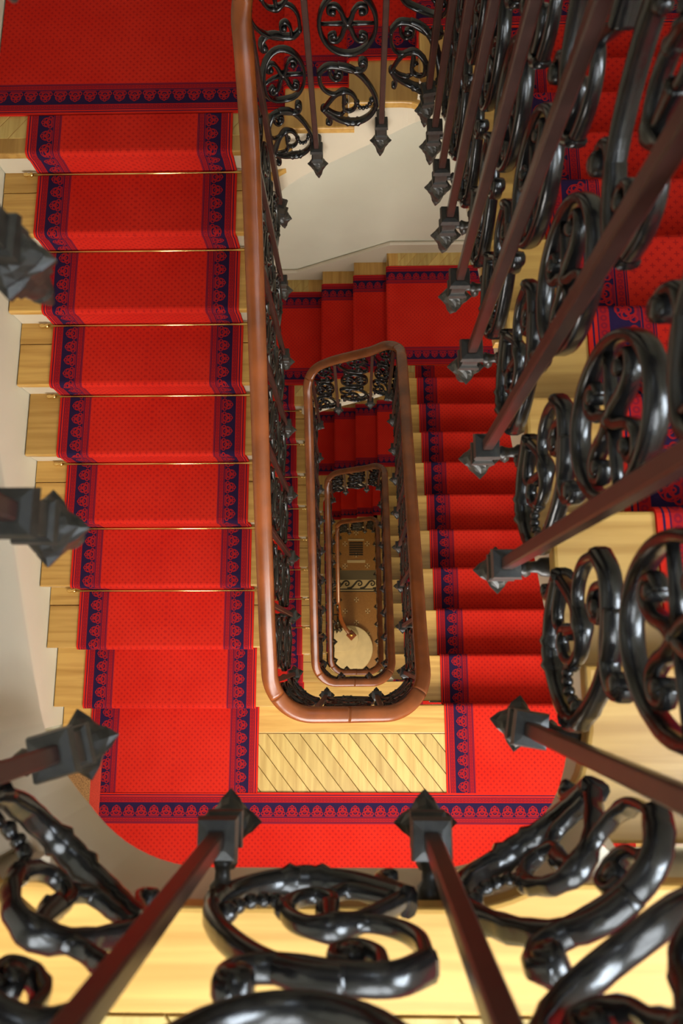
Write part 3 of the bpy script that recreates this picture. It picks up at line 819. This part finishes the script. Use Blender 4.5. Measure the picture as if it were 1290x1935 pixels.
def panel(parent, s, sa, sb):
    """sa = upper post, sb = lower post"""
    b = sb - sa; pa, da = s.pp.at(sa); pb, db = s.pp.at(sb); base = interp(s.nlp, (sa + sb) / 2) - 0.012
    vs = (rail_h(s, (sa + sb) / 2) - 0.035) / 0.93
    if da.dot(db) > 0.9995: straight_panel(parent, b, pb, da, base, vs, poff(s, (sa + sb) / 2))
    else:
        l = parent.location; G = panel_geo(b); k = b / B0
        vs = (min(interp(s.nlp, q) + rail_h(s, q) for q in (sa + 0.05, sb - 0.05)) - base - 0.02) / 0.93
        def bend(V, flip):
            W = []
            for u, v, w in V:
                if flip: u, v = UCC * k - u, VCC - v
                p, d = s.pp.at(sb - u); nr = Vector((d.y, -d.x)); q = p + nr * (poff(s, sb - u) - w)
                W.append((q.x - l.x, q.y - l.y, base + v * vs - l.z))
            return W
        for fl, nm in ((False, 'lower_scroll'), (True, 'upper_scroll')):
            o = mesh_obj(nm, bend(G['scroll'][0], fl), G['scroll'][1], M['iron'], parent, smooth=True)
            mesh_obj('bead_scroll', bend(G['bead_scroll'][0], fl), G['bead_scroll'][1], M['iron'], o, smooth=True)
        o = mesh_obj('ring', bend(G['ring'][0], False), G['ring'][1], M['iron'], parent, smooth=True)
        mesh_obj('rosette', bend(G['rosette'][0], False), G['rosette'][1], M['iron'], o, smooth=True)
def straight_panel(parent, b, pb, d, base, vs, off=0.014):
    l = parent.location; me = panel_meshes(b); k = b / B0; ang = math.atan2(d.y, d.x)
    nr = Vector((d.y, -d.x)); q = pb + nr * off
    lo = (q.x - l.x, q.y - l.y, base - l.z)
    o = add_data('lower_scroll', me['scroll'], parent, lo, ang); o.scale = (1, 1, vs); add_data('bead_scroll', me['bead_scroll'], o, (0, 0, 0))
    up = (lo[0] - UCC * k * math.cos(ang), lo[1] - UCC * k * math.sin(ang), lo[2] + VCC * vs)
    o = add_data('upper_scroll', me['scroll'], parent, up, ang); o.rotation_euler = (0, PI, ang); o.scale = (1, 1, vs); add_data('bead_scroll', me['bead_scroll'], o, (0, 0, 0))
    o = add_data('ring', me['ring'], parent, lo, ang); o.scale = (1, 1, vs); add_data('rosette', me['rosette'], o, (0, 0, 0))
def balustrade(s, kind, label, posts, nxt=None, rng=None, name='balustrade'):
    sp = s.pp
    idx = [i for i, q in enumerate(posts) if q[0] == kind]
    a = rng[0]; b_ = rng[1]; p, d = sp.at((a + b_) / 2)
    e = empty(name, (p.x, p.y, interp(s.nlp, (a + b_) / 2)), label, 'balustrade')
    handrail(e, s, a, b_)
    for i in idx:
        post(e, s, posts[i][1], posts[i][2])
        if i + 1 < len(posts): panel(e, s, posts[i][1], posts[i + 1][1])
    return e

# ------------------------------------------------------------------ build the staircase
NAMES = ['uppermost', 'second', 'third', 'fourth']
FL_R = ['right flight of stairs beside the large near balustrade, bright wooden tread ends', 'dark-lit right flight with red runner beyond the handrail loop', 'right flight seen between the first and second handrail loops', 'lowest right flight deep inside the smallest handrail loop']
FL_F = ['large left flight of oak treads with red runner and brass rods', 'narrow strip of left flight beside the second handrail loop', 'left flight hidden behind the third handrail loop', 'lowest left flight ending at the pale curved starting step']
FL_T = ['short cross steps behind the scrolled ironwork at top, with cream string board', 'three dark red cross steps below the cream wall', 'dark red cross steps inside the second handrail loop', 'tiny dark red cross steps inside the third handrail loop']
for i, s in enumerate(ST):
    fr = flight_R(s, FL_R[i]); ft = cross_T(s, FL_T[i], i < 2); ffl = flight_F(s, FL_F[i])
    pe = s.pe; sR = pe.near(EX1, 0.0, 0, 0.3); sT = pe.near(EX1, s.ytR, 0.2, 0.5); sT2 = pe.near(EX0, s.ytF, 0.5, 0.9); sF = pe.near(EX0, 0.0, 0.7, 1)
    string_board(s, fr, sR, sT, pe, s.nle, s.lev, str_depth(s)); string_board(s, ft, sT, sT2, pe, s.nle, s.lev, str_depth(s)); string_board(s, ffl, sT2, sF, pe, s.nle, s.lev, str_depth(s))
# upper storey
fr = flight_R(UP, 'right flight of the storey above the camera'); ft = cross_T(UP, 'short cross steps of the storey above the camera', False)
ffl = flight_F(UP, 'left flight above the camera with cream string board at the left edge')
pe = UP.pe
string_board(UP, fr, pe.near(EX1, 0, 0, 0.3), pe.near(EX1, UP.ytR, 0.2, 0.5), pe, UP.nle, UP.lev, str_depth(UP))
string_board(UP, ft, pe.near(EX1, UP.ytR, 0.2, 0.5), pe.near(EX0, UP.ytF, 0.5, 0.9), pe, UP.nle, UP.lev, str_depth(UP))
string_board(UP, ffl, pe.near(EX0, UP.ytF, 0.5, 0.9), pe.near(EX0, 0, 0.7, 1), pe, UP.nle, UP.lev, str_depth(UP))
LABS = ['light oak landing floor under the near ironwork at the bottom', 'oak landing floor with diagonal boards between the red carpets', 'oak landing floor seen between the first and second handrail loops', 'lowest landing floor under the third handrail loop']
for i, s in enumerate(ST):
    f = landing_L(s, s.zl, LABS[i], planks=(i < 2))
    pe = s.pe; prev = ([UP] + ST)[i]
    # landing string: from the flight above to the flight below
    path = Path([(prev.pe.at(q)[0].x, prev.pe.at(q)[0].y) for q in lin(prev.pe.near(EX0, 0.0, 0.7, 1), prev.pe.len, 20)] + [(pe.at(q)[0].x, pe.at(q)[0].y) for q in lin(0.001, pe.near(EX1, 0.0, 0, 0.3), 20)])
    a = interp(prev.nle, prev.pe.near(EX0, 0.0, 0.7, 1)); b = interp(s.nle, pe.near(EX1, 0.0, 0, 0.3))
    string_board(s, f, 0.0, path.len, path, [(0, interp(prev.nle, prev.pe.near(EX0, 0.0, 0.7, 1)) - str_depth(prev)(prev.pe.near(EX0, 0.0, 0.7, 1)) + 0.28), (path.len * 0.3, s.zl), (path.len * 0.75, s.zl), (path.len, b)], [(-1, s.zl)])

# ------------------------------------------------------------------ balustrades
def storey_ranges(s):
    P = s.pp
    r0 = P.near(PX1, 0.10, 0, 0.3); r1 = P.near(PX1, s.py1 - 0.03, 0.2, 0.5); f0 = P.near(PX0, s.py1 - 0.03, 0.5, 0.8); f1 = P.near(PX0, 0.10, 0.7, 1)
    return {'R': (r0, r1), 'T': (r1, f0), 'F': (f0, f1), 'L': (f1, P.len), 'L0': (0, r0)}
BL = {'R': ['large near balustrade of black scrolls descending along the right side', 'balustrade along the right side of the first handrail loop', 'balustrade along the right side of the second handrail loop', 'balustrade along the right side of the smallest handrail loop'],
      'T': ['black scroll balustrade hanging in front of the cream string at top', 'sloping top end of the first handrail loop with dark scrolls', 'sloping top end of the second handrail loop', 'sloping top end of the smallest handrail loop'],
      'F': ['long polished handrail and ironwork beside the large left flight', 'balustrade along the left side of the second handrail loop', 'balustrade along the left side of the third handrail loop', 'lowest balustrade running down to the newel post'],
      'L': ['curved bottom end of the large polished handrail above the oak landing', 'curved bottom end of the second handrail loop', 'curved bottom end of the third, smallest closed handrail loop', '']}
for i, s in enumerate(ST):
    posts = post_points(s); rg = storey_ranges(s)
    for k in 'RTF':
        if k == 'F' and i == 3: continue
        balustrade(s, k, BL[k][i], posts, rng=rg[k])
    if i < 3:
        nx = ST[i + 1]; e = empty('balustrade', (0.03, PY0, s.zn), BL['L'][i], 'balustrade')
        handrail(e, s, rg['L'][0], s.pp.len); handrail(e, nx, 0, storey_ranges(nx)['L0'][1])
        post(e, s, posts[-1][1], posts[-1][2]); np_ = post_points(nx); post(e, nx, np_[0][1], np_[0][2])
        panel(e, nx, np_[0][1], np_[1][1])
        # straight bay between the two landing posts
        straight_panel(e, 0.28, Vector((0.18, PY0)), Vector((1, 0)), s.zn + 0.03, (RAIL_H - 0.035) / 0.93)
# near landing and the flight above
posts_up = post_points(UP); rg = storey_ranges(UP)
balustrade(UP, 'F', 'balustrade above the camera, its finials showing at the left edge', posts_up, rng=rg['F'])
e = empty('balustrade', (0.03, PY0, UP.zn), 'near balustrade of large black scrolls and two posts along the bottom', 'balustrade')
handrail(e, UP, rg['L'][0], UP.pp.len); handrail(e, ST[0], 0, storey_ranges(ST[0])['L0'][1])
post(e, UP, posts_up[-1][1], posts_up[-1][2]); np_ = post_points(ST[0]); post(e, ST[0], np_[0][1], np_[0][2]); panel(e, ST[0], np_[0][1], np_[1][1])
straight_panel(e, 0.28, Vector((0.18, PY0)), Vector((1, 0)), UP.zn + 0.03, 1.04, 0.046)

# ------------------------------------------------------------------ carpets
CFL, CFR = -1.359, -0.454; CRR = 1.47
def crl(s): return 0.60 if s is ST[0] else 0.538
CTB = 3.342
def ctf(s): return 2.585 if s is ST[0] else 2.49
ORD = ['first', 'second', 'third', 'fourth', 'fifth', 'sixth', 'seventh', 'eighth', 'ninth', 'tenth']
RUN_F = ['red runner with navy border down the large left flight', 'sliver of red runner beside the second handrail loop', 'red runner on the left flight behind the third handrail loop', 'red runner on the lowest left flight']
RUN_R = ['red runner with navy border on the near right flight behind the black scrolls', 'dark red runner down the right flight beyond the first handrail loop', 'red runner on the right flight under the first handrail loop', 'red runner on the lowest right flight']
RUN_T = ['wide red landing carpet with palmette border at the upper left', 'deep red carpet over the cross steps under the cream wall', 'dark red carpet stepping inside the second handrail loop', 'dark red carpet stepping inside the third handrail loop']
for i, s in enumerate(ST):
    last = i == 3
    nz = [(s.ytF - k * s.gF, s.zB - k * R_) for k in range(s.nF)]
    o = strip('stair_runner', step_profile(nz, (ctf(s) - 0.005, s.zB + 0.003), (-0.445 if not last else 0.3, s.zn + 0.001), -1) if not last else step_profile(nz[:-2], (ctf(s) - 0.005, s.zB + 0.003), (s.gF + 0.02, s.zn + 2 * R_ + 0.001), -1), 'Y', CFL, CFR, M['carpet'])
    tag(o, RUN_F[i], 'carpet')
    nz = [(k * s.gR, s.zl - k * R_) for k in range(s.nR)]
    o = strip('stair_runner', step_profile(nz, (-0.445, s.zl + 0.001), (ctf(s) - 0.005, s.zA + 0.003), 1), 'Y', crl(s), CRR, M['carpet']); tag(o, RUN_R[i], 'carpet')
    nz = [(XA - j * GT, s.zA - j * R_) for j in range(3)]
    o = strip('landing_carpet', step_profile(nz, (XR - 0.1, s.zA + 0.003), (-1.512, s.zB + 0.003), -1), 'X', ctf(s), CTB, M['carpet']); tag(o, RUN_T[i], 'carpet')
for i, (s, zl) in enumerate(zip(ST, LAND)):
    o = strip('landing_carpet', [(-1.36, zl + 0.001), (0.1, zl + 0.001), (1.5, zl + 0.001)], 'X', -1.33, -0.442, M['carpet'])
    tag(o, ['red carpet strip on the near landing beneath the camera', 'bright red carpet strip with palmette border across the lower landing', 'red carpet strip across the landing two floors down', 'red carpet strip across the lowest landing'][i], 'carpet')
o = strip('stair_runner', step_profile([(UP.ytF - k * UP.gF, UP.zB - k * R_) for k in range(UP.nF)], (ctf(UP), UP.zB + 0.003), (-0.445, UP.zn + 0.001), -1), 'Y', CFL, CFR, M['carpet'])
tag(o, 'red runner on the left flight above the camera', 'carpet')
# brass stair rods
def rod_meshes():
    V = []; F = []; ns = 10
    for x in (0, 1):
        for j in range(ns): V.append((x, 0.0062 * math.cos(2 * PI * j / ns), 0.0062 * math.sin(2 * PI * j / ns)))
    for j in range(ns): F.append((j, ns + j, ns + (j + 1) % ns, (j + 1) % ns))
    F += [tuple(range(ns)), tuple(range(ns, 2 * ns))[::-1]]
    me = bpy.data.meshes.new('stair_rod'); me.from_pydata(V, [], F); me.materials.append(M['brass'])
    V = []; F = []
    prof = [(0, 0.0065), (0.004, 0.0105), (0.012, 0.0105), (0.015, 0.007), (0.02, 0.0065), (0.03, 0.0100), (0.04, 0.0085), (0.046, 0.003)]
    for x, r in prof:
        for j in range(ns): V.append((x, r * math.cos(2 * PI * j / ns), r * math.sin(2 * PI * j / ns)))
    for i in range(len(prof) - 1):
        for j in range(ns): F.append((i * ns + j, (i + 1) * ns + j, (i + 1) * ns + (j + 1) % ns, i * ns + (j + 1) % ns))
    F.append(tuple(7 * ns + j for j in range(ns))[::-1])
    mk = bpy.data.meshes.new('end_knob'); mk.from_pydata(V, [], F); mk.materials.append(M['brass'])
    for m_ in (me, mk):
        for p in m_.polygons: p.use_smooth = True
    return me, mk
ME_ROD, ME_KNOB = rod_meshes()
for i, s in enumerate(ST[:2]):
    for k in range(s.nF - 2):
        z = s.zB - (k + 1) * R_; y = s.ytF - k * s.gF + 0.008
        x0, x1 = CFL - 0.02, CFR + 0.03
        e_ = empty('stair_rod', (x0, y - 0.020, z + 0.017)); 
        o = add_data('rod', ME_ROD, e_, (0, 0, 0)); o.scale = (x1 - x0, 1, 1)
        a = add_data('end_knob', ME_KNOB, e_, (0, 0, 0), PI); add_data('end_knob', ME_KNOB, e_, (x1 - x0, 0, 0))
        where = 'of the large left flight' if i == 0 else 'beside the second handrail loop'
        tag(e_, 'thin brass stair rod, %s from the top %s' % (ORD[k], where), 'stair rod', 'brass stair rods ' + ('on the large left flight' if i == 0 else 'on the flight below'))

# door mat on the lower landing
zl = LAND[1]
mt_ = empty('doormat', (-1.6, -0.6, zl + 0.002), 'brown coir doormat with red edge at the left end of the landing', 'doormat')
V = []; F = []
x0, x1, y0, y1 = -2.0, -1.285, -1.05, -0.2
box('mat_border', (x0, y0, zl + 0.011), (x1, y1, zl + 0.021), M['matred'], mt_, 0.003)
box('coir_field', (x0 + 0.05, y0 + 0.045, zl + 0.0205), (x1 - 0.052, y1 - 0.045, zl + 0.026), M['coir'], mt_, 0.003)

# baseboards on the back wall, following the cross steps
for i, s in enumerate(ST):
    if i == 0: hgt = 0.15
    hgt = 0.15
    pts = [(XL, s.zB), (XA - 2 * GT + 0.0, s.zB), (XA - 2 * GT, s.zB + R_), (XA - GT, s.zB + R_), (XA - GT, s.zB + 2 * R_), (XA, s.zB + 2 * R_), (XA, s.zA), (XR, s.zA), (XR, s.zA + hgt), (XA + 0.02, s.zA + hgt), (XA - 2 * GT - 0.22, s.zB + hgt), (XL, s.zB + hgt)]
    n = len(pts); V = [(x, YB - 0.02, z) for x, z in pts] + [(x, YB + 0.005, z) for x, z in pts]
    F = [tuple(range(n)), tuple(range(n, 2 * n))[::-1]] + [(j, n + j, n + (j + 1) % n, (j + 1) % n) for j in range(n)]
    o = structure(mesh_obj('baseboard_back', V, F, M['base']), 'beige baseboard rising along the cross steps')
    V = []; F = []
    cap = [(XR, s.zA + hgt), (XA + 0.02, s.zA + hgt), (XA - 2 * GT - 0.22, s.zB + hgt), (XL, s.zB + hgt)]
    for x, z in cap: V += [(x, YB, z - 0.012), (x, YB - 0.028, z - 0.012), (x, YB - 0.028, z + 0.004), (x, YB - 0.012, z + 0.014), (x, YB, z + 0.014)]
    for a in range(3):
        for j in range(5): F.append((a * 5 + j, a * 5 + (j + 1) % 5, a * 5 + 5 + (j + 1) % 5, a * 5 + 5 + j))
    mesh_obj('moulding', local(o, V), F, M['base'], o)

# ------------------------------------------------------------------ ground floor
gf = structure(box('floor', (XL - 0.6, FRONT_Y - 0.2, ZG - 0.2), (XR + 0.2, YB + 0.2, ZG), M['mosaic']), 'ochre mosaic ground floor at the bottom of the well')
def inlay(name, V, F, mat): return mesh_obj(name, local(gf, V), F, mat, gf)
V = []; F = []; z = ZG + 0.001
box_geo(V, F, (-1.4, 1.44, ZG), (1.5, 1.60, z)); box_geo(V, F, (-1.4, 1.395, ZG), (1.5, 1.415, z)); inlay('pale_border', V, F, M['bone'])
V = []; F = []; box_geo(V, F, (-1.4, 1.60, ZG), (1.5, 1.78, z)); inlay('grey_border', V, F, M['grey'])
V = []; F = []; box_geo(V, F, (-1.4, 1.415, ZG), (1.5, 1.44, z + 0.0005)); box_geo(V, F, (-1.4, 1.375, ZG), (1.5, 1.395, z)); inlay('dark_border', V, F, M['dark'])
for k in range(-5, 6):
    V = []; F = []; x = 0.06 + k * 0.24
    cr_ = cr([(x - 0.20, 1.44), (x - 0.12, 1.46), (x - 0.06, 1.52), (x - 0.01, 1.575), (x + 0.05, 1.575), (x + 0.075, 1.53), (x + 0.045, 1.495), (x + 0.01, 1.505), (x + 0.012, 1.535), (x + 0.035, 1.535)], 4)
    band(V, F, cr_, 0.016, 0.0012, taper=(1.3, 0.6)); V = [(u, v, ZG + 0.002 + w) for u, v, w in V]
    inlay('wave_scroll', V, F, M['dark'])
def cross_inlay(x, y):
    V = []; F = []
    for dx, dy in ((1, 0), (-1, 0), (0, 1), (0, -1)):
        k = len(V); w = 0.018; V += [(x + dx * 0.008, y + dy * 0.008, ZG + 0.0015), (x + dx * 0.045 - dy * w, y + dy * 0.045 + dx * w, ZG + 0.0015), (x + dx * 0.045 + dy * w, y + dy * 0.045 - dx * w, ZG + 0.0015)]
        F.append((k, k + 2, k + 1))
    return V, F
VW = []; FW = []; VD = []; FD = []
for iy in range(-6, 12):
    for ix in range(-6, 7):
        x = 0.24 + ix * 0.42 + (0.21 if iy % 2 else 0); y = 1.02 + iy * 0.21
        if 1.3 < y < 1.85 or abs(x) > 1.4: continue
        V, F = cross_inlay(x, y); k = len(VW); VW += V; FW += [tuple(j + k for j in f) for f in F]
        k = len(VD)
        for dx, dy in ((1, 1), (1, -1), (-1, 1), (-1, -1)):
            k = len(VD); VD += [(x + dx * 0.012, y + dy * 0.012, ZG + 0.0015), (x + dx * 0.03, y + dy * 0.018, ZG + 0.0015), (x + dx * 0.03, y + dy * 0.03, ZG + 0.0015), (x + dx * 0.018, y + dy * 0.03, ZG + 0.0015)]; FD.append((k, k + 1, k + 2, k + 3))
o = inlay('cross_inlay', VW, FW, M['bone']); o['kind'] = 'stuff'; o = inlay('cross_corner', VD, FD, M['dark']); o['kind'] = 'stuff'
gr = empty('floor_grate', (0.02, 2.15, ZG), 'small slotted metal grate set in the mosaic floor', 'grate')
V = []; F = []
for k in range(6): box_geo(V, F, (-0.10, 2.06 + k * 0.045, ZG), (0.16, 2.085 + k * 0.045, ZG + 0.012))
mesh_obj('bars', local(gr, V), F, M['dark'], gr); V = []; F = []; box_geo(V, F, (-0.14, 1.92, ZG), (0.2, 1.97, ZG + 0.012)); box_geo(V, F, (-0.12, 2.34, ZG), (0.18, 2.37, ZG + 0.012)); mesh_obj('frame', local(gr, V), F, M['bone'], gr)
# curved stone starting steps and newel
NX, NY = -0.055, 0.56
st = empty('starting_step', (NX, 0.45, ZG), 'pale stone starting step with a rounded spiral end', 'step')
def volute(r, yc, xr):
    pts = []
    for i in range(40):
        a = -PI / 2 + (1.35 * PI) * i / 39; rr = r * (1 - 0.20 * i / 39)
        pts.append((xr + rr * math.cos(a), yc + rr * math.sin(a)))
    return pts
p1 = volute(0.46, 0.36, -0.10); slab('lower_step', [(XL, 0.36 - 0.46)] + p1 + [(-0.45, 0.75), (XL, 0.75)], ZG, ZG + R_, M['stone'], st, 0.012)
p2 = volute(0.24, 0.52, -0.16); slab('upper_step', [(XL, 0.28)] + p2 + [(-0.42, 0.9), (XL, 0.9)], ZG + R_, ZG + 2 * R_, M['stone'], st, 0.012)
s = ST[3]; posts = post_points(s); rg = storey_ranges(s)['F']
e = empty('balustrade', (PX0, 1.4, s.zn + 1), 'lowest balustrade curving down to the newel post', 'balustrade')
pts = []; fr = []
path = Path([tuple(s.pp.at(q)[0]) for q in lin(rg[0], s.pp.near(PX0, 1.05, 0.5, 1), 30)] + cr([(PX0, 1.03), (PX0 + 0.015, 0.90), (PX0 + 0.055, 0.77), (PX0 + 0.12, 0.66), (NX, NY)], 6))
zn0 = interp(s.nlp, rg[0]) + RAIL_H; q1 = path.near(PX0, 1.05); z1 = interp(s.nlp, s.pp.near(PX0, 1.05, 0.5, 1)) + RAIL_H
for q in lin(0, path.len, 90):
    p, d = path.at(q); z = zn0 + (z1 - zn0) * q / q1 if q < q1 else z1 + (ZG + 1.13 - z1) * (1 - (1 - (q - q1) / (path.len - q1)) ** 2)
    pts.append(Vector((p.x, p.y, z))); fr.append((Vector((d.y, -d.x, 0)), Vector((0, 0, 1))))
V, F = rail_mesh(pts, fr); mesh_obj('handrail', local(e, V), F, M['rail'], e, smooth=True)
fp = [q for q in posts if q[0] == 'F' and s.pp.at(q[1])[0].y > 0.6]
for a in fp: post(e, s, a[1], a[2])
for a, b in zip(fp, fp[1:]): panel(e, s, a[1], b[1])
nw = empty('newel_post', (NX, NY, ZG + R_), 'dark wooden newel post with a bright round cap on the starting step', 'newel')
V, F = star_lathe([sq(R_ + 0.0 - R_, 0.07), sq(0.10, 0.07), sq(0.11, 0.05), sq(0.85, 0.05), sq(0.86, 0.066), sq(0.98, 0.066), sq(1.0, 0.05)])
mesh_obj('shaft', V, [f[::-1] for f in F], M['rail'], nw); nw.rotation_euler = (0, 0, PI / 4)
V = []; F = []; ball(V, F, 0, 0, 1.02, 0.032, 12, 8); mesh_obj('cap', V, F, M['brass'], nw, smooth=True)

# ------------------------------------------------------------------ hall lamp under the lowest landing
lz = LAND[3] - 0.62
lp = empty('hanging_lamp', (0.05, -0.75, lz), 'round glass hall lamp hanging under the lowest landing', 'lamp')
m_, N_, L_, b_ = new_mat('lit_glass'); b_.inputs['Emission Color'].default_value = (1, 0.8, 0.5, 1); b_.inputs['Emission Strength'].default_value = 12; b_.inputs['Base Color'].default_value = (0.9, 0.85, 0.75, 1)
V = []; F = []; ball(V, F, 0, 0, 0, 0.13, 16, 10); mesh_obj('globe', V, F, m_, lp, smooth=True)
V = []; F = []; box_geo(V, F, (-0.01, -0.01, 0.12), (0.01, 0.01, 0.36)); mesh_obj('stem', V, F, M['brass'], lp)
pl = bpy.data.lights.new('hall_lamp_light', 'POINT'); pl.energy = 90; pl.color = (1, 0.78, 0.48); pl.shadow_soft_size = 0.14
po = bpy.data.objects.new('hall_lamp_light', pl); COL.objects.link(po); po.location = (0.05, -0.75, lz - 0.3)
